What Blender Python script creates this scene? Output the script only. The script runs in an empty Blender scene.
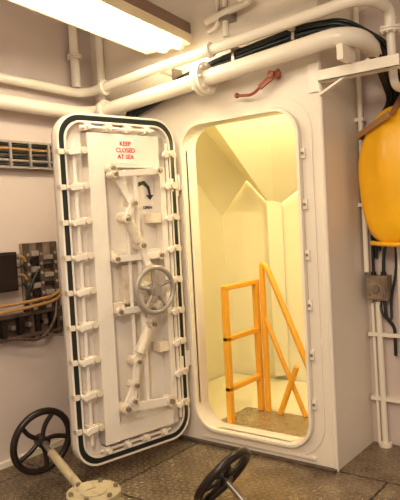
import bpy, math, random
from mathutils import Vector as V, Matrix
random.seed(4)
SC=bpy.context.scene
try: SC.view_settings.view_transform='Standard'
except Exception: pass
# ---------------------------------------------------------------- materials
def mat(name,col,rough=.5,metal=0,bump=0,bscale=30,var=0.06,vscale=4,emit=None,es=0,dirt=None,dirtamt=0.0):
    m=bpy.data.materials.new(name);m.use_nodes=True;n=m.node_tree.nodes;l=m.node_tree.links
    b=n['Principled BSDF'];b.inputs['Roughness'].default_value=rough;b.inputs['Metallic'].default_value=metal
    tc=n.new('ShaderNodeTexCoord');no=n.new('ShaderNodeTexNoise');no.inputs['Scale'].default_value=vscale;no.inputs['Detail'].default_value=6
    l.new(tc.outputs['Object'],no.inputs['Vector'])
    cr=n.new('ShaderNodeValToRGB');c=list(col)
    cr.color_ramp.elements[0].position=.3;cr.color_ramp.elements[1].position=.7
    cr.color_ramp.elements[0].color=[max(0,x*(1-var)) for x in c]+[1];cr.color_ramp.elements[1].color=[min(1,x*(1+var)) for x in c]+[1]
    l.new(no.outputs['Fac'],cr.inputs['Fac']);out=cr.outputs['Color']
    if dirt:
        n2=n.new('ShaderNodeTexNoise');n2.inputs['Scale'].default_value=11;n2.inputs['Detail'].default_value=10;n2.inputs['Roughness'].default_value=.7
        l.new(tc.outputs['Object'],n2.inputs['Vector'])
        r2=n.new('ShaderNodeValToRGB');r2.color_ramp.elements[0].position=.54;r2.color_ramp.elements[1].position=.74
        r2.color_ramp.elements[0].color=(0,0,0,1);r2.color_ramp.elements[1].color=(dirtamt,)*3+(1,)
        l.new(n2.outputs['Fac'],r2.inputs['Fac'])
        mx=n.new('ShaderNodeMixRGB');mx.inputs[2].default_value=list(dirt)+[1]
        l.new(r2.outputs['Color'],mx.inputs[0]);l.new(out,mx.inputs[1]);out=mx.outputs[0]
    l.new(out,b.inputs['Base Color'])
    if bump:
        n3=n.new('ShaderNodeTexNoise');n3.inputs['Scale'].default_value=bscale;n3.inputs['Detail'].default_value=4
        l.new(tc.outputs['Object'],n3.inputs['Vector'])
        bp=n.new('ShaderNodeBump');bp.inputs['Strength'].default_value=bump;bp.inputs['Distance'].default_value=.01
        l.new(n3.outputs['Fac'],bp.inputs['Height']);l.new(bp.outputs['Normal'],b.inputs['Normal'])
    if emit: b.inputs['Emission Color'].default_value=list(emit)+[1];b.inputs['Emission Strength'].default_value=es
    return m
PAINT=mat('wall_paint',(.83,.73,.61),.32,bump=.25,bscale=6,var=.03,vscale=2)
PAINT_SHADED=mat('shaded_wall_paint',(.65,.54,.49),.42,bump=.25,bscale=5,var=.05,vscale=2)  # wall paint toned darker: the left wall's shade is put into the colour
DOORP=mat('door_paint',(.82,.74,.66),.32,bump=.12,bscale=18,var=.03,dirt=(.45,.28,.17),dirtamt=.14)
GREASE=mat('greasy_paint',(.76,.65,.52),.36,bump=.3,bscale=40,var=.1,vscale=14,dirt=(.38,.18,.08),dirtamt=.8)
PIPEP=mat('pipe_paint',(.87,.78,.65),.25,bump=.12,bscale=12,var=.03)
RUB=mat('black_rubber',(.010,.014,.012),.35)
BLK=mat('black_metal',(.022,.014,.011),.28,metal=.2,var=.4,vscale=12)
BRN=mat('tray_metal',(.12,.08,.06),.45,metal=.3,var=.4,vscale=20)
STEEL=mat('worn_steel',(.32,.27,.22),.35,metal=.7,var=.2,vscale=20)
WHEELG=mat('wheel_grey_paint',(.36,.31,.27),.32,metal=.2,var=.15,vscale=12)
RED=mat('red_paint',(.33,.07,.025),.4,var=.2)
SIGNR=mat('sign_red',(.62,.05,.03),.5)
SIGNW=mat('sign_white',(.86,.80,.74),.5)
CREAM=mat('stair_cream_paint',(.93,.85,.60),.5,bump=.12,bscale=8,var=.02,vscale=2)
YEL=mat('railing_yellow',(.92,.43,.03),.3,var=.06)
BAGY=mat('bag_yellow',(.93,.46,.008),.33,bump=.25,bscale=9,var=.10,vscale=5)
STRAP=mat('strap_brown',(.35,.17,.06),.6)
ORG=mat('tan_cable',(.42,.22,.07),.45,var=.2)
GRYC=mat('grey_cable',(.34,.28,.24),.42,var=.2)
HOUS=mat('lamp_housing',(.22,.13,.09),.4)
LAMPF=mat('lamp_frame',(.80,.66,.42),.4)
DIFF=mat('lamp_diffuser',(.95,.85,.62),.4,emit=(1,.74,.36),es=3.2)
TUBE=mat('lamp_tube',(1,1,.9),.4,emit=(1,.92,.70),es=17)
PALE=mat('pale_valve_paint',(.46,.38,.24),.45,var=.15,dirt=(.16,.09,.04),dirtamt=.8)
BOXM=mat('junction_box_grey',(.30,.22,.15),.4,metal=.3,var=.3,vscale=18)

def floor_mat(name,c0,c1,cl,joints=True):
    m=bpy.data.materials.new(name);m.use_nodes=True;n=m.node_tree.nodes;l=m.node_tree.links
    b=n['Principled BSDF'];b.inputs['Roughness'].default_value=.28;b.inputs['Metallic'].default_value=.5
    tc=n.new('ShaderNodeTexCoord');no=n.new('ShaderNodeTexNoise');no.inputs['Scale'].default_value=3.0;no.inputs['Detail'].default_value=8;no.inputs['Roughness'].default_value=.7
    l.new(tc.outputs['Object'],no.inputs['Vector'])
    cr=n.new('ShaderNodeValToRGB');cr.color_ramp.elements[0].position=.36;cr.color_ramp.elements[1].position=.64
    cr.color_ramp.elements[0].color=c0+(1,);cr.color_ramp.elements[1].color=c1+(1,)
    l.new(no.outputs['Fac'],cr.inputs['Fac'])
    rr=n.new('ShaderNodeMapRange');rr.inputs['To Min'].default_value=.5;rr.inputs['To Max'].default_value=.16
    rr.inputs['From Min'].default_value=.35;rr.inputs['From Max'].default_value=.65
    l.new(no.outputs['Fac'],rr.inputs['Value']);l.new(rr.outputs['Result'],b.inputs['Roughness'])
    def M(op,a,bb=None):
        q=n.new('ShaderNodeMath');q.operation=op
        for i,x in enumerate((a,bb)):
            if x is None: continue
            if isinstance(x,(int,float)): q.inputs[i].default_value=x
            else: l.new(x,q.inputs[i])
        return q.outputs[0]
    sp=n.new('ShaderNodeSeparateXYZ');l.new(tc.outputs['Object'],sp.inputs[0])
    a=M('MULTIPLY',M('ADD',sp.outputs[0],sp.outputs[1]),135);c=M('MULTIPLY',M('SUBTRACT',sp.outputs[0],sp.outputs[1]),135)
    l1=M('MAXIMUM',M('SUBTRACT',M('MULTIPLY',M('SINE',a),M('SINE',M('MULTIPLY',c,.5))),.5),0)
    l2=M('MAXIMUM',M('SUBTRACT',M('MULTIPLY',M('COSINE',M('MULTIPLY',a,.5)),M('COSINE',c)),.5),0)
    h=M('MINIMUM',M('ADD',l1,l2),.35)
    col=cr.outputs['Color']
    if joints:
        br=n.new('ShaderNodeTexBrick');br.inputs['Scale'].default_value=1;br.inputs['Mortar Size'].default_value=.007
        br.inputs['Brick Width'].default_value=1.1;br.inputs['Row Height'].default_value=.74;br.inputs['Color1'].default_value=(1,1,1,1);br.inputs['Color2'].default_value=(.75,.75,.75,1);br.inputs['Mortar'].default_value=(.05,.04,.03,1)
        l.new(tc.outputs['Object'],br.inputs['Vector'])
        mx=n.new('ShaderNodeMixRGB');mx.blend_type='MULTIPLY';mx.inputs[0].default_value=1
        l.new(col,mx.inputs[1]);l.new(br.outputs['Color'],mx.inputs[2]);col=mx.outputs[0]
    m2=n.new('ShaderNodeMixRGB');m2.inputs[2].default_value=cl+(1,);l.new(h,m2.inputs[0]);l.new(col,m2.inputs[1])
    l.new(m2.outputs[0],b.inputs['Base Color'])
    bp=n.new('ShaderNodeBump');bp.inputs['Strength'].default_value=.9;bp.inputs['Distance'].default_value=.006
    l.new(h,bp.inputs['Height']);l.new(bp.outputs['Normal'],b.inputs['Normal'])
    return m
FLOOR=floor_mat('tread_plate',(.10,.066,.038),(.36,.27,.17),(.55,.44,.30))
GRATE=floor_mat('landing_tread_plate',(.34,.25,.13),(.46,.36,.21),(.60,.50,.34),False)
# ---------------------------------------------------------------- mesh builder
def frame(d):
    d=d.normalized();a=V((0,0,1)) if abs(d.z)<.9 else V((1,0,0))
    x=d.cross(a).normalized();y=d.cross(x).normalized();return x,y
class B:
    def __init__(s,name): s.name=name;s.v=[];s.f=[];s.mi=[];s.sm=[];s.mats=[]
    def m(s,mt):
        if mt not in s.mats: s.mats.append(mt)
        return s.mats.index(mt)
    def add(s,vs,fs,mt,smooth=False):
        o=len(s.v);s.v+=[tuple(x) for x in vs];k=s.m(mt)
        for f in fs: s.f.append([i+o for i in f]);s.mi.append(k);s.sm.append(smooth)
    def box(s,lo,hi,mt,M=None,ch=0.0):
        x0,y0,z0=lo;x1,y1,z1=hi
        vs=[V(p) for p in [(x0,y0,z0),(x1,y0,z0),(x1,y1,z0),(x0,y1,z0),(x0,y0,z1),(x1,y0,z1),(x1,y1,z1),(x0,y1,z1)]]
        if M is not None: vs=[M@p for p in vs]
        s.add(vs,[(0,3,2,1),(4,5,6,7),(0,1,5,4),(1,2,6,5),(2,3,7,6),(3,0,4,7)],mt)
    def bar(s,p0,p1,w,t,mt,up=V((0,0,1))):
        p0,p1=V(p0),V(p1);d=(p1-p0);L=d.length;d.normalize();up=V(up);y=up.cross(d).normalized();z=d.cross(y).normalized()
        M=Matrix.Translation(p0)@Matrix((d,y,z)).transposed().to_4x4()
        s.box((0,-w/2,-t/2),(L,w/2,t/2),mt,M)
    def cyl(s,p0,p1,r,mt,r2=None,n=16):
        p0,p1=V(p0),V(p1);x,y=frame(p1-p0);r2=r if r2 is None else r2
        c=[math.tau*i/n for i in range(n)]
        vs=[p0+r*(math.cos(a)*x+math.sin(a)*y) for a in c]+[p1+r2*(math.cos(a)*x+math.sin(a)*y) for a in c]
        s.add(vs,[(i,(i+1)%n,n+(i+1)%n,n+i) for i in range(n)],mt,True)
        s.add(vs[:n],[tuple(range(n))[::-1]],mt);s.add(vs[n:],[tuple(range(n))],mt)
    def tube(s,pts,r,mt,closed=False,n=12,fil=0,fn=7,cap=True):
        P=[V(p) for p in pts]
        if fil:
            Q=[];N=len(P)
            for i in range(N):
                if not closed and i in(0,N-1): Q.append(P[i]);continue
                a,b,c=P[i-1],P[i],P[(i+1)%N];d1=(a-b);d2=(c-b);k=min(fil,d1.length*.49,d2.length*.49)
                A=b+d1.normalized()*k;C=b+d2.normalized()*k
                for j in range(fn+1):
                    t=j/fn;Q.append((1-t)**2*A+2*t*(1-t)*(b*.85+(A+C)*.075)+t*t*C)
            P=Q
        N=len(P);rings=[];x=None
        for i in range(N):
            if closed: d=(P[(i+1)%N]-P[i-1])
            else: d=P[min(i+1,N-1)]-P[max(i-1,0)]
            if d.length<1e-9: d=V((0,0,1))
            d.normalize()
            if x is None: x,_=frame(d)
            x=(x-d*x.dot(d)).normalized();y=d.cross(x)
            rings.append([P[i]+r*(math.cos(math.tau*k/n)*x+math.sin(math.tau*k/n)*y) for k in range(n)])
        vs=[v for R_ in rings for v in R_];fs=[]
        for i in range(N if closed else N-1):
            j=(i+1)%N
            for k in range(n): fs.append((i*n+k,i*n+(k+1)%n,j*n+(k+1)%n,j*n+k))
        s.add(vs,fs,mt,True)
        if not closed and cap:
            s.add(rings[0],[tuple(range(n))[::-1]],mt);s.add(rings[-1],[tuple(range(n))],mt)
    def torus(s,c,ax,R,r,mt,N=40,n=10):
        c=V(c);x,y=frame(V(ax));s.tube([c+R*(math.cos(math.tau*i/N)*x+math.sin(math.tau*i/N)*y) for i in range(N)],r,mt,closed=True,n=n)
    def rrect(s,x0,z0,x1,z1,r,n=8):
        o=[]
        for cx,cz,a in[(x1-r,z1-r,0),(x0+r,z1-r,90),(x0+r,z0+r,180),(x1-r,z0+r,270)]:
            for i in range(n+1):
                t=math.radians(a+90*i/n);o.append((cx+r*math.cos(t),cz+r*math.sin(t)))
        return o
    def ring(s,rc,inset,y0,y1,mt):
        x0,z0,x1,z1,r=rc;a=s.rrect(x0,z0,x1,z1,r);b=s.rrect(x0+inset,z0+inset,x1-inset,z1-inset,max(.005,r-inset));n=len(a)
        vs=[(p[0],y0,p[1]) for p in a]+[(p[0],y0,p[1]) for p in b]+[(p[0],y1,p[1]) for p in a]+[(p[0],y1,p[1]) for p in b]
        fs=[]
        for i in range(n):
            j=(i+1)%n
            fs+=[(i,j,n+j,n+i),(2*n+i,3*n+i,3*n+j,2*n+j),(i,2*n+i,2*n+j,j),(n+i,n+j,3*n+j,3*n+i)]
        s.add(vs,fs,mt)
    def plate(s,rc,y0,y1,mt):
        a=s.rrect(*rc);n=len(a)
        vs=[(p[0],y0,p[1]) for p in a]+[(p[0],y1,p[1]) for p in a]
        s.add(vs,[tuple(range(n)),tuple(range(2*n-1,n-1,-1))]+[(i,n+i,n+(i+1)%n,(i+1)%n) for i in range(n)],mt)
    def done(s,bev=0,M=None,parent=None):
        me=bpy.data.meshes.new(s.name);me.from_pydata(s.v,[],s.f);me.validate()
        for mt in s.mats: me.materials.append(mt)
        if len(me.polygons)==len(s.f):
            for p,k,q in zip(me.polygons,s.mi,s.sm): p.material_index=k;p.use_smooth=q
        import bmesh
        bm=bmesh.new();bm.from_mesh(me);bmesh.ops.recalc_face_normals(bm,faces=bm.faces);bm.to_mesh(me);bm.free()
        ob=bpy.data.objects.new(s.name,me);SC.collection.objects.link(ob)
        if M is not None: ob.matrix_world=M
        if parent: ob.parent=parent
        if bev:
            q=ob.modifiers.new('bevel','BEVEL');q.width=bev;q.segments=2;q.limit_method='ANGLE';q.angle_limit=math.radians(50)
        return ob
# ---------------------------------------------------------------- room shell
W,Z0,Z1=.7165,.10,1.80;XC=.8477;HT=2.62;XL=-.72
b=B('floor');b.box((-.9,-4.6,-.05),(3.4,1.75,0),FLOOR);b.done()
b=B('ceiling');b.box((-.9,-4.6,HT),(3.4,1.75,HT+.05),PAINT);b.done()
b=B('wall_left');b.box((XL-.05,-4.6,0),(XL,0,HT),PAINT_SHADED);b.done()
b=B('wall_front')
b.box((XL,0,0),(0,.012,HT),PAINT);b.box((W,0,0),(XC,.012,HT),PAINT)
b.box((0,0,Z1),(W,.012,HT),PAINT);b.box((0,0,0),(W,.012,Z0),PAINT)
for cx,cz,sx,sz in[(W,Z1,-1,-1),(0,Z1,1,-1),(0,Z0,1,1),(W,Z0,-1,1)]:
    r=.13;arc=[(cx+sx*(r-r*math.sin(math.radians(t))),cz+sz*(r-r*math.cos(math.radians(t)))) for t in range(0,91,9)]
    pts=[(cx,cz)]+arc;k=len(pts)
    b.add([(p[0],0,p[1]) for p in pts]+[(p[0],.012,p[1]) for p in pts],[(0,i,i+1) for i in range(1,k-1)]+[(k,k+i+1,k+i) for i in range(1,k-1)],PAINT)
b.done()
b=B('wall_side');b.box((XC-.012,.012,0),(XC,.47,HT),PAINT)
b.cyl((XC-.006,.004,0),(XC-.006,.004,HT),.012,PAINT)
b.done()
b=B('wall_back');b.box((XC,.47,0),(3.4,.52,HT),PAINT_SHADED);b.done()
b=B('door_frame')
b.ring((-.075,.035,W+.075,1.875,.19),.055,-.006,0,PAINT)
b.ring((-.016,Z0-.016,W+.016,Z1+.016,.145),.016,-.035,.09,PIPEP)
for z in(.3,.55,.8,1.05,1.3,1.55):
    b.box((W+.018,-.022,z),(W+.04,0,z+.05),PIPEP);b.cyl((W+.029,-.028,z+.025),(W+.029,0,z+.025),.007,STEEL)
for z in(.45,1.45):
    b.box((-.075,-.05,z),(-.02,0,z+.09),DOORP)
b.box((.775,-.004,.62),(.80,0,.66),SIGNW)
b.box((0.02,-.012,.035),(W+.02,0,.05),PAINT)
b.done(.003)
# ---------------------------------------------------------------- stair trunk interior
b=B('wall_stairwell')
x0,x1,y1=-.62,1.75,1.2
b.box((x0-.02,.03,0),(x0,y1,HT),CREAM);b.box((x0,y1,0),(x1,y1+.02,HT),CREAM);b.box((x1,.55,0),(x1+.02,y1,HT),CREAM)
b.box((XC-.03,.03,0),(XC-.014,.47,HT),CREAM);b.box((XC-.03,.53,0),(x1,.55,HT),CREAM)
b.box((x0,.02,0),(-.03,.03,HT),CREAM)
b.done()
b=B('trim_1')  # folded soffit under the upper stair flight
lowp=[(-.62,1.19,1.30),(-.37,1.19,1.56),(-.15,1.19,1.33),(.35,1.19,1.62),(1.2,1.19,2.0)]
top=[(-.62,.35,2.05),(-.46,.15,2.35),(-.08,.30,1.95),(.45,.20,2.5),(1.2,.25,2.6)]
b.add(lowp+top,[(i,i+1,6+i,5+i) for i in range(4)],CREAM)
b.add([(-.20,1.19,.1),(-.15,1.10,.1),(-.15,1.10,1.4),(-.20,1.19,1.4),(-.08,1.19,.1),(-.08,1.19,1.4)],[(0,1,2,3),(1,4,5,2)],CREAM)
b.done()
b=B('stair_landing')
b.box((x0+.01,.04,0.001),(.78,1.18,.06),CREAM)
b.box((.02,.05,.06),(.80,.46,.078),GRATE)
b.done(.002)
b=B('stair_railing')
gx=.14;ya,yb=.11,.44
for y in(ya,yb): b.box((gx-.018,y-.018,.08),(gx+.018,y+.018,.88),YEL)
for z in(.88,.585,.295): b.bar((gx,ya-.018,z),(gx,yb+.018,z),.036,.03,YEL)
b.done(.006)
b=B('stair_handrail')
b.tube([(.185,.45,.08),(.185,.45,1.0),(.225,.45,.96),(.60,.45,.08)],.018,YEL,fil=.035)
b.tube([(.19,.45,.66),(.44,.45,.08)],.014,YEL)
b.tube([(.405,.43,.38),(.28,.43,.08)],.018,YEL)
b.done()
# ---------------------------------------------------------------- the door leaf
a=1.3652;lu=V((-math.cos(a),-math.sin(a),0));ln=V((-lu.y,lu.x,0))
LM=Matrix.Translation((-.05,-.06,0))@Matrix((lu,ln,V((0,0,1)))).transposed().to_4x4()
L=.7265;A0,A1=.06,1.84
b=B('watertight_door')
b.plate((0,A0,L,A1,.13),-.03,-.012,DOORP)
b.ring((0,A0,L,A1,.13),.011,-.03,.028,DOORP)
b.ring((.011,A0+.011,L-.011,A1-.011,.120),.027,-.012,.027,RUB)
b.ring((.038,A0+.038,L-.038,A1-.038,.1),.010,-.012,.030,DOORP)
b.box((.485,-.012,.16),(.575,.055,1.74),DOORP)
b.box((.10,-.012,.16),(.135,.05,1.74),DOORP)
b.box((.10,-.012,1.57),(.575,.05,1.74),DOORP)
b.box((.10,-.012,.16),(.575,.05,.24),DOORP)
b.box((.135,-.012,1.10),(.485,.035,1.135),DOORP)
b.box((.135,-.012,.80),(.485,.035,.835),DOORP)
b.box((.20,-.01,.86),(.40,.03,1.06),GREASE)
b.cyl((.30,.05,.30),(.30,.05,1.56),.014,DOORP)
b.cyl((.36,.045,.25),(.36,.045,1.56),.011,DOORP)
def link(p,q,w=.03,t=.02,mt=DOORP):
    w*=1.2;o=.012
    b.bar((p[0],p[2]+o,p[1]),(q[0],q[2]+o,q[1]),w,t,mt,up=V((0,1,0)))
    for e in(p,q): b.cyl((e[0],e[2]-.03,e[1]),(e[0],e[2]+.03,e[1]),w*.66,GREASE);b.cyl((e[0],e[2]+.03,e[1]),(e[0],e[2]+.044,e[1]),w*.33,STEEL)
link((.46,1.56,.065),(.35,1.38,.065));link((.46,1.53,.085),(.18,1.55,.085),.026)
link((.35,1.38,.08),(.40,1.30,.08),.026);link((.39,1.31,.06),(.31,1.16,.06),.036)
link((.31,1.16,.075),(.27,1.04,.075));link((.27,.82,.075),(.27,.74,.075))
link((.27,.75,.06),(.38,.56,.06),.036);link((.38,.56,.075),(.42,.36,.075),.026)
link((.46,.33,.06),(.17,.30,.06),.036);link((.46,.33,.07),(.40,.44,.07))
link((.46,1.10,.055),(.18,1.10,.055),.026);link((.46,.83,.055),(.18,.83,.055),.026)
for u,z in[(.45,1.12),(.45,.85),(.18,1.3),(.18,.6)]:
    b.box((u-.03,-.01,z-.025),(u+.03,.065,z+.025),GREASE)
for p,q in[((.375,.085,1.29),(.325,.085,1.18)),((.295,.085,.72),(.36,.085,.60))]: b.cyl(p,q,.026,GREASE)
def dogs(u,u0,u1,zs):
    b.cyl((u,.038,zs[0]-.08),(u,.038,zs[-1]+.06),.010,DOORP)
    for i,z in enumerate(zs):
        b.box((u-.022,-.01,z-.022),(u+.022,.052,z+.022),GREASE)
        b.bar((u0,.056,z+.006),(u1,.056,z-.004),.028,.016,DOORP,up=V((0,1,0)))
        b.cyl((u0,.03,z+.006),(u0,.076,z+.006),.017,GREASE)
        b.cyl((u1,.03,z-.004),(u1,.072,z-.004),.014,DOORP)
        b.box((L-.03 if u>.3 else .002,0,z-.013),(L if u>.3 else .03,.038,z+.013),GREASE)
zs=[.26+.173*i for i in range(9)]
dogs(.645,.605,.678,zs);dogs(.075,.055,.10,zs)
for i in range(4):
    u=.2+.12*i
    b.box((u-.016,-.01,A1-.088),(u+.016,.045,A1-.05),GREASE);b.cyl((u,.03,A1-.07),(u,.065,A1-.07),.013,DOORP)
    b.box((u-.016,-.01,A0+.05),(u+.016,.045,A0+.088),GREASE);b.cyl((u,.03,A0+.07),(u,.065,A0+.07),.013,DOORP)
b.cyl((.15,.03,A1-.07),(.60,.03,A1-.07),.008,DOORP);b.cyl((.15,.03,A0+.07),(.60,.03,A0+.07),.008,DOORP)
hw=(.275,.14,.925)
b.torus(hw,(0,1,0),.118,.0135,WHEELG)
b.cyl((hw[0],-.01,hw[2]),(hw[0],.16,hw[2]),.02,WHEELG);b.cyl((hw[0],.11,hw[2]),(hw[0],.155,hw[2]),.034,WHEELG)
b.cyl((hw[0],.02,hw[2]),(hw[0],.10,hw[2]),.048,GREASE,r2=.032)
for i in range(5):
    t=math.tau*i/5+.3;c,s_=math.cos(t),math.sin(t)
    b.tube([(hw[0]+.02*c,.135,hw[2]+.02*s_),(hw[0]+.07*c+.006*s_,.13,hw[2]+.07*s_-.006*c),(hw[0]+.118*c,.14,hw[2]+.118*s_)],.0105,WHEELG,fil=.02,n=8)
b.box((.29,.050,1.59),(.41,.052,1.725),SIGNW)
arr=[(.325,1.44),(.30,1.45),(.275,1.43),(.268,1.40),(.285,1.40),(.262,1.375),(.24,1.40),(.255,1.40),(.262,1.44),(.29,1.468),(.325,1.46)]
b.add([(.14+(p[0]-.24)*1.15,-.009,1.40+(p[1]-1.375)*1.15) for p in arr],[tuple(range(len(arr)))],RUB)
for z in(.48,1.48):
    b.cyl((-.012,.0,z-.06),(-.012,.0,z+.06),.018,DOORP);b.bar((-.012,.01,z),(.06,.03,z),.07,.014,DOORP,up=V((0,1,0)))
door=b.done(.003,M=LM)
def text(body,u,z,size,mt,y=-.0008,name='sign_text',off=.0003):
    cu=bpy.data.curves.new(name,'FONT');cu.body=body;cu.size=size;cu.align_x='CENTER';cu.align_y='CENTER';cu.extrude=.0006;cu.offset=off
    cu.space_line=1.05
    ob=bpy.data.objects.new(name,cu);SC.collection.objects.link(ob);cu.materials.append(mt);ob.parent=door
    ob.matrix_local=Matrix.Translation((u,y,z))@Matrix((V((-1,0,0)),V((0,0,1)),V((0,1,0)))).transposed().to_4x4()
text("KEEP\nCLOSED\nAT SEA",.350,1.658,.032,SIGNR,y=.053,off=.0006)
text("OPEN",.185,1.36,.024,RUB,y=-.009,name='open_text')
# ---------------------------------------------------------------- pipes
def flange(b,c,ax,r,t,mt=PIPEP,bolts=8):
    c=V(c);ax=V(ax).normalized();x,y=frame(ax)
    b.cyl(c-ax*t,c-ax*t*.1,r,mt,n=24);b.cyl(c+ax*t*.1,c+ax*t,r,mt,n=24)
    for i in range(bolts):
        k=math.tau*i/bolts;p=c+r*.8*(math.cos(k)*x+math.sin(k)*y);b.cyl(p-ax*t*1.6,p+ax*t*1.6,r*.11,mt,n=8)
b=B('large_pipe')
b.tube([(-.63,-4.5,2.02),(-.63,-.12,1.95),(1.08,-.12,2.07),(1.05,.465,1.98)],.042,PIPEP,fil=.14,n=20)
flange(b,(.24,-.12,2.012),(1,0,.07),.084,.024);flange(b,(-.50,-.12,1.957),(1,0,.07),.066,.012)
b.done()
b=B('water_pipe')
b.tube([(-.66,-4.5,2.2),(-.66,-.14,2.08),(1.13,-.12,2.205),(1.16,.1,2.2),(1.16,.1,2.1)],.027,PIPEP,fil=.09,n=16)
b.tube([(1.16,.1,2.1),(1.16,.12,1.85),(1.16,.44,1.85)],.02,PIPEP,fil=.05)
flange(b,(1.16,.1,2.10),(0,0,1),.05,.012);flange(b,(-.48,-.135,2.092),(1,0,.07),.045,.010)
flange(b,(.30,-.13,2.148),(1,0,.07),.04,.01)
for x in(-.05,.75):b.box((x-.01,-.14,2.1+.07*x),(x+.01,-.001,2.115+.07*x),PIPEP)
b.done()
b=B('riser_pipe')
b.tube([(-.675,-.18,2.12),(-.675,-.18,HT)],.028,PIPEP);b.tube([(-.60,-.045,1.5),(-.60,-.045,HT)],.026,PIPEP)
flange(b,(-.675,-.18,2.3),(0,0,1),.044,.012)
b.done()
b=B('overhead_pipe')
b.tube([(.24,-.07,2.32),(.55,-.07,2.36),(.55,-.5,2.38),(.55,-2.,2.42)],.02,PIPEP,fil=.06)
b.tube([(.35,-.05,2.22),(.35,-.05,2.60)],.016,PIPEP);b.box((.33,-.08,2.30),(.39,-.001,2.36),STEEL)
b.tube([(.24,-.05,2.27),(.30,-.05,2.28),(.30,-.05,2.6)],.013,PIPEP,fil=.04)
b.tube([(.6,-.3,2.3),(1.4,-.3,2.36),(2.4,-.3,2.4)],.03,PIPEP)
b.done()
b=B('cable_bundle')
for i in range(8):
    dy=-.025-.016*(i%3);dz=.02*(i//2)-.03
    j=lambda:random.uniform(-.006,.006)
    b.tube([(-.47+.012*i,dy,1.3),(-.46+.012*i,dy,1.80+dz),(-.38,dy+j(),1.945+dz+j()),(-.19,dy,1.99+dz+j()),(.05,dy+j(),2.045+dz),(.28,dy,2.09+dz+j()),(.55,dy+j(),2.12+dz+j()),(.80,dy,2.15+dz+j()),(1.0,dy,2.13+dz+j()),(1.07+.01*i,.12,2.02+dz),(1.04+.01*i,.40,1.86+dz),(.93+.012*i,.44,1.72),(.90+.009*i,.450,1.6)]+([(.90+.009*i,.45,1.0+.02*i)] if i%2 else []),.0105,RUB,fil=.06,n=8)
for x in(.0,.4,.75): b.box((x-.008,-.075,2.0+.15*x),(x+.008,-.001,2.12+.1*x),STEEL)
b.done()
b=B('pipe_bracket')
b.box((XC,-.03,1.90),(1.24,-.022,1.955),PIPEP);b.box((XC,-.03,1.90),(1.24,.03,1.908),PIPEP)
b.bar((XC,-.01,1.84),(1.1,-.01,1.96),.03,.012,PIPEP);b.box((1.0,-.14,1.955),(1.03,.0,2.025),PIPEP)
b.box((XC-.06,-.012,1.86),(XC,-.001,2.0),PIPEP)
b.done(.002)
b=B('valve_lever')
b.tube([(.41,-.055,1.905),(.50,-.055,1.895),(.60,-.055,1.97),(.66,-.055,1.965)],.008,RED,fil=.03,n=8)
b.bar((.54,-.055,1.925),(.66,-.055,1.985),.026,.012,RED,up=V((0,1,0)))
b.cyl((.62,-.08,1.975),(.62,-.001,1.975),.016,RED);b.cyl((.41,-.055,1.905),(.395,-.055,1.91),.013,RED)
b.done()
# ---------------------------------------------------------------- fluorescent light
d=V((.16,-.987,0)).normalized();sx=V((.987,.16,0)).normalized()
FM=Matrix.Translation((-.03,-.06,2.25))@Matrix((sx,-d,V((0,0,1)))).transposed().to_4x4()
b=B('fluorescent_light')
Lf=1.5;w=.145
b.box((-w,-Lf,.035),(w,0,.10),HOUS)
b.box((-w-.006,-Lf,.015),(w+.006,.004,.037),LAMPF)
b.box((-w-.006,-Lf,-.02),(-w+.008,.004,.02),LAMPF)
b.box((w-.012,-Lf,-.012),(w+.006,.004,.02),LAMPF);b.box((-w,-.02,-.02),(w,.004,.02),LAMPF)
b.box((-w+.01,-Lf+.02,.006),(w-.012,-.02,.02),DIFF)
for x in(-.015,.085): b.cyl((x,-Lf+.06,-.014),(x,-.05,-.014),.026,TUBE);b.cyl((x,-.05,-.014),(x,-.02,-.014),.028,LAMPF)
for y in(-.3,-1.2): b.box((-.02,y,.10),(.02,y+.03,HT-2.25),HOUS)
b.done(.004,M=FM)
# ---------------------------------------------------------------- left wall equipment
b=B('cable_tray')
for z in(1.615,1.755): b.box((XL+.001,-3.5,z),(XL+.05,-.30,z+.012),GRYC)
for i in range(7):
    y=-3.5;pts=[]
    while y<-.25:
        pts.append((XL+.035+random.uniform(-.004,.004),y,1.640+.017*i+random.uniform(-.005,.005)));y+=.16
    b.tube(pts,.0085,(RUB,GRYC,RUB,BRN,RUB,ORG,RUB)[i],n=8)
y=-3.42
while y<-.3: b.box((XL+.03,y,1.62),(XL+.052,y+.014,1.76),GRYC);y+=.13
b.done()
b=B('equipment_rack')
for z in(.68,.80): b.box((XL+.001,-3,z),(XL+.06,-.36,z+.018),BRN)
b.box((XL+.001,-3,.68),(XL+.01,-.36,.81),BRN)
y=-2.9
while y<-.4: b.box((XL+.01,y,.70),(XL+.05,y+.025,.80),BLK);b.box((XL+.012,y+.05,.735),(XL+.06,y+.075,.76),STEEL);y+=.11
b.box((XL+.001,-.64,.86),(XL+.02,-.40,1.20),BOXM)
for y in(-.63,-.54,-.44): 
    b.box((XL+.001,y,.66),(XL+.045,y+.03,1.20),BRN)
    for k in range(6): b.cyl((XL+.04,y+.015,.86+.055*k),(XL+.05,y+.015,.86+.055*k),.009,GRYC,n=8)
for k in range(6): b.box((XL+.02,-.595,.90+.045*k),(XL+.055,-.545,.93+.045*k),GRYC if k%2 else BLK)
for k in range(5): b.box((XL+.02,-.505,.90+.05*k),(XL+.05,-.445,.925+.05*k),BLK if k%2 else GRYC)
b.tube([(XL+.03,-.65,.82),(XL+.07,-.62,.98),(XL+.05,-.55,1.05)],.009,RUB,fil=.05)
b.tube([(XL+.08,-.90,.84),(XL+.09,-.66,.85),(XL+.08,-.48,.86),(XL+.07,-.40,.9)],.009,ORG,fil=.05)
b.tube([(XL+.08,-1.2,.875),(XL+.09,-.66,.88),(XL+.08,-.48,.89),(XL+.07,-.40,.93)],.009,ORG,fil=.05)
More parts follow.
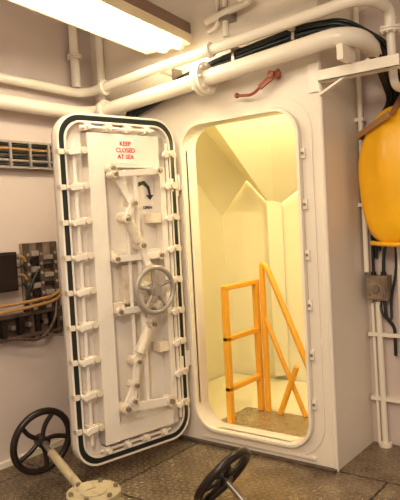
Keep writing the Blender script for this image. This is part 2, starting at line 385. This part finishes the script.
b.tube([(XL+.08,-.80,.70),(XL+.10,-.60,.66),(XL+.08,-.48,.75),(XL+.07,-.45,.9)],.009,BRN,fil=.05)
b.done(.002)
b=B('junction_box')
b.box((XL+.001,-.94,.95),(XL+.09,-.72,1.16),BLK);b.box((XL+.09,-.93,.96),(XL+.102,-.73,1.15),BLK)
for z in(.98,1.03,1.08,1.13): b.cyl((XL+.05,-.72,z),(XL+.05,-.685,z),.016,STEEL);b.tube([(XL+.05,-.69,z),(XL+.06,-.66,z),(XL+.06,-.645,z-.03)],.008,ORG if z in(1.03,1.13) else RUB,fil=.02,n=8)
b.done(.004)
# ---------------------------------------------------------------- right side equipment
b=B('conduit_pipe')
b.tube([(.875,.40,2.5),(.875,.40,.95)],.014,PIPEP);b.tube([(.92,.43,.79),(.93,.43,0)],.016,PIPEP)
b.tube([(.885,.435,.78),(.895,.435,.0)],.009,PIPEP)
b.tube([(1.03,.455,1.2),(1.03,.455,.0)],.012,PIPEP)
for z in(1.75,1.3): b.box((.849,.385,z),(.895,.42,z+.02),PIPEP)
b.cyl((.93,.43,0),(.93,.43,.02),.035,PIPEP);b.cyl((1.03,.44,0),(1.03,.44,.015),.025,PIPEP)
for z in(.25,.6): b.box((.86,.42,z),(1.05,.469,z+.02),PIPEP)
b.done()
b=B('electrical_box')
b.box((.875,.39,.80),(.985,.469,.93),BOXM);b.box((.88,.38,.81),(.98,.392,.92),BOXM)
for x in(.90,.955): b.cyl((x,.43,.79),(x,.43,.80),.014,BLK);b.cyl((x,.43,.93),(x,.43,.95),.014,BLK)
b.tube([(.955,.43,.95),(.96,.43,1.05),(1.0,.44,1.2)],.009,RUB,fil=.05)
b.tube([(.93,.43,.79),(.945,.41,.72),(.99,.43,.68),(.985,.44,.80),(1.02,.44,.95),(1.02,.45,1.1)],.007,RUB,fil=.05)
b.tube([(.955,.43,.79),(.965,.42,.70),(1.0,.44,.66),(1.0,.44,.5)],.009,RUB,fil=.05)
b.tube([(.90,.43,.95),(.90,.43,1.6)],.008,BLK)
b.cyl((.93,.36,.865),(.93,.38,.865),.02,STEEL)
for x in(.895,.965): b.cyl((x,.374,.90),(x,.38,.90),.006,STEEL);b.cyl((x,.374,.83),(x,.38,.83),.006,STEEL)
b.done(.004)
b=B('yellow_equipment_bag')
N,Mn=56,40;vs=[];fs=[]
for i in range(Mn+1):
    t=i/Mn;ph=-math.pi/2+math.pi*t;sz=math.copysign(abs(math.sin(ph))**.62,math.sin(ph));z=1.44+.345*sz
    prof=max(0,math.cos(ph))**.5
    if sz>0.1: prof*=1-.34*((sz-.1)/.9)**1.6
    for k in range(N):
        th=math.tau*k/N;cx=math.copysign(abs(math.cos(th))**.75,math.cos(th));cy=math.copysign(abs(math.sin(th))**.75,math.sin(th))
        fold=1+.07*math.sin(th*7+1+2*sz)*(1-.5*abs(sz))
        vs.append((1.135+.235*prof*cx*fold,.33+.11*prof*cy*fold,z+.008*math.sin(th*4)))
for i in range(Mn):
    for k in range(N): fs.append((i*N+k,i*N+(k+1)%N,(i+1)*N+(k+1)%N,(i+1)*N+k))
b.add(vs,fs,BAGY,True)
b.tube([(.95,.30,1.11),(1.13,.21,1.10),(1.33,.30,1.11)],.012,BAGY,fil=.1)
b.bar((.91,.27,1.66),(1.1,.21,1.74),.004,.03,STRAP);b.bar((.91,.27,1.66),(.905,.46,1.66),.01,.03,STRAP)
b.bar((1.1,.24,1.74),(1.12,.46,1.92),.03,.006,STRAP)
b.done()
# ---------------------------------------------------------------- floor valves
def hand_wheel(name,c,ax,R,stem_to,rm=.015,mt=BLK,body=None):
    b=B(name);c=V(c);ax=V(ax).normalized();x,y=frame(ax)
    b.torus(c,ax,R,rm,mt,N=48)
    b.cyl(c-ax*.03,c+ax*.03,.032,mt);b.cyl(c+ax*.03,c+ax*.05,.014,STEEL)
    for i in range(5):
        t=math.tau*i/5+.5;r_=math.cos(t)*x+math.sin(t)*y;q=math.cos(t+1.57)*x+math.sin(t+1.57)*y
        b.tube([c+r_*.02-ax*.01,c+r_*R*.5+q*.015-ax*.012,c+r_*R],.0125,mt,fil=.04,n=8)
    st=V(stem_to);b.cyl(c,st,.013,STEEL)
    if body: body(b,c,st)
    return b.done()
def body1(b,c,st):
    dd=(st-c).normalized()
    b.cyl(c+dd*.12,st,.022,PALE);b.cyl(st-dd*.05,st,.06,PALE,n=20)
    b.cyl((st.x+.03,st.y,0),(st.x+.03,st.y,.11),.06,PALE,n=24);b.cyl((st.x+.03,st.y,.0),(st.x+.03,st.y,.03),.14,PALE,n=28)
    b.cyl((st.x+.03,st.y,.08),(st.x+.03,st.y,.105),.12,PALE,n=28)
    for i in range(6):
        t=math.tau*i/6;b.cyl((st.x+.03+.1*math.cos(t),st.y+.1*math.sin(t),.07),(st.x+.03+.1*math.cos(t),st.y+.1*math.sin(t),.12),.011,STEEL,n=6)
hand_wheel('valve_handwheel',(-.40,-.81,.190),(1,-.15,-.12),.158,(.10,-.95,.06),rm=.018,body=body1)
def body2(b,c,st):
    b.cyl((st.x,st.y,0),(st.x,st.y,.05),.05,BLK,n=20);b.cyl((st.x,st.y,0),(st.x,st.y,.02),.08,BLK,n=24)
hand_wheel('valve_handwheel',(.60,-.62,.15),(-.79,.02,.58),.145,(.74,-.624,.04),rm=.019,body=body2)
b=B('trim_2')
b.box((XL+.001,-4,0),(XL+.03,0,.03),PAINT);b.box((XL,-.03,0),(XC,-.001,.012),BRN)
b.done()
# ---------------------------------------------------------------- lights
def area(name,loc,rot,sx,sy,e,col):
    la=bpy.data.lights.new(name,'AREA');la.shape='RECTANGLE';la.size=sx;la.size_y=sy;la.energy=e;la.color=col
    o=bpy.data.objects.new(name,la);o.location=loc;o.rotation_euler=rot;SC.collection.objects.link(o);return o
area('added_ceiling_light',(1.9,-3.0,2.55),(math.radians(25),0,math.radians(35)),.3,1.2,84,(1,.86,.68))  # added key light behind the camera, no visible fixture
area('added_ceiling_light',(0.9,-1.9,2.58),(0,0,0),.3,1.3,22,(1,.84,.60))  # added overhead light out of view, brightens the space before the door
area('stairwell_lamp',(.35,.62,2.42),(0,0,0),.5,.5,28,(1,.89,.58))
pl=bpy.data.lights.new('stairwell_lamp','POINT');pl.energy=19;pl.color=(1,.89,.58);pl.shadow_soft_size=.06
o=bpy.data.objects.new('stairwell_lamp',pl);o.location=(.62,.30,1.95);SC.collection.objects.link(o)
w=bpy.data.worlds.new('world');SC.world=w;w.use_nodes=True
w.node_tree.nodes['Background'].inputs[0].default_value=(1,.83,.68,1);w.node_tree.nodes['Background'].inputs[1].default_value=.58
# ---------------------------------------------------------------- camera
yaw,pitch,roll,F=-.657,-.0475,-.0547,610.97
f=V((math.sin(yaw)*math.cos(pitch),math.cos(yaw)*math.cos(pitch),math.sin(pitch)));r=V((math.cos(yaw),-math.sin(yaw),0));u=r.cross(f)
c,s_=math.cos(roll),math.sin(roll);r,u=c*r+s_*u,-s_*r+c*u
cam=bpy.data.cameras.new('camera');co=bpy.data.objects.new('camera',cam);SC.collection.objects.link(co)
co.matrix_world=Matrix.Translation((2.1662,-2.7253,1.2718))@Matrix((r,u,-f)).transposed().to_4x4()
cam.sensor_fit='VERTICAL';cam.sensor_height=24;cam.lens=F/500*24;cam.clip_start=.02
SC.camera=co
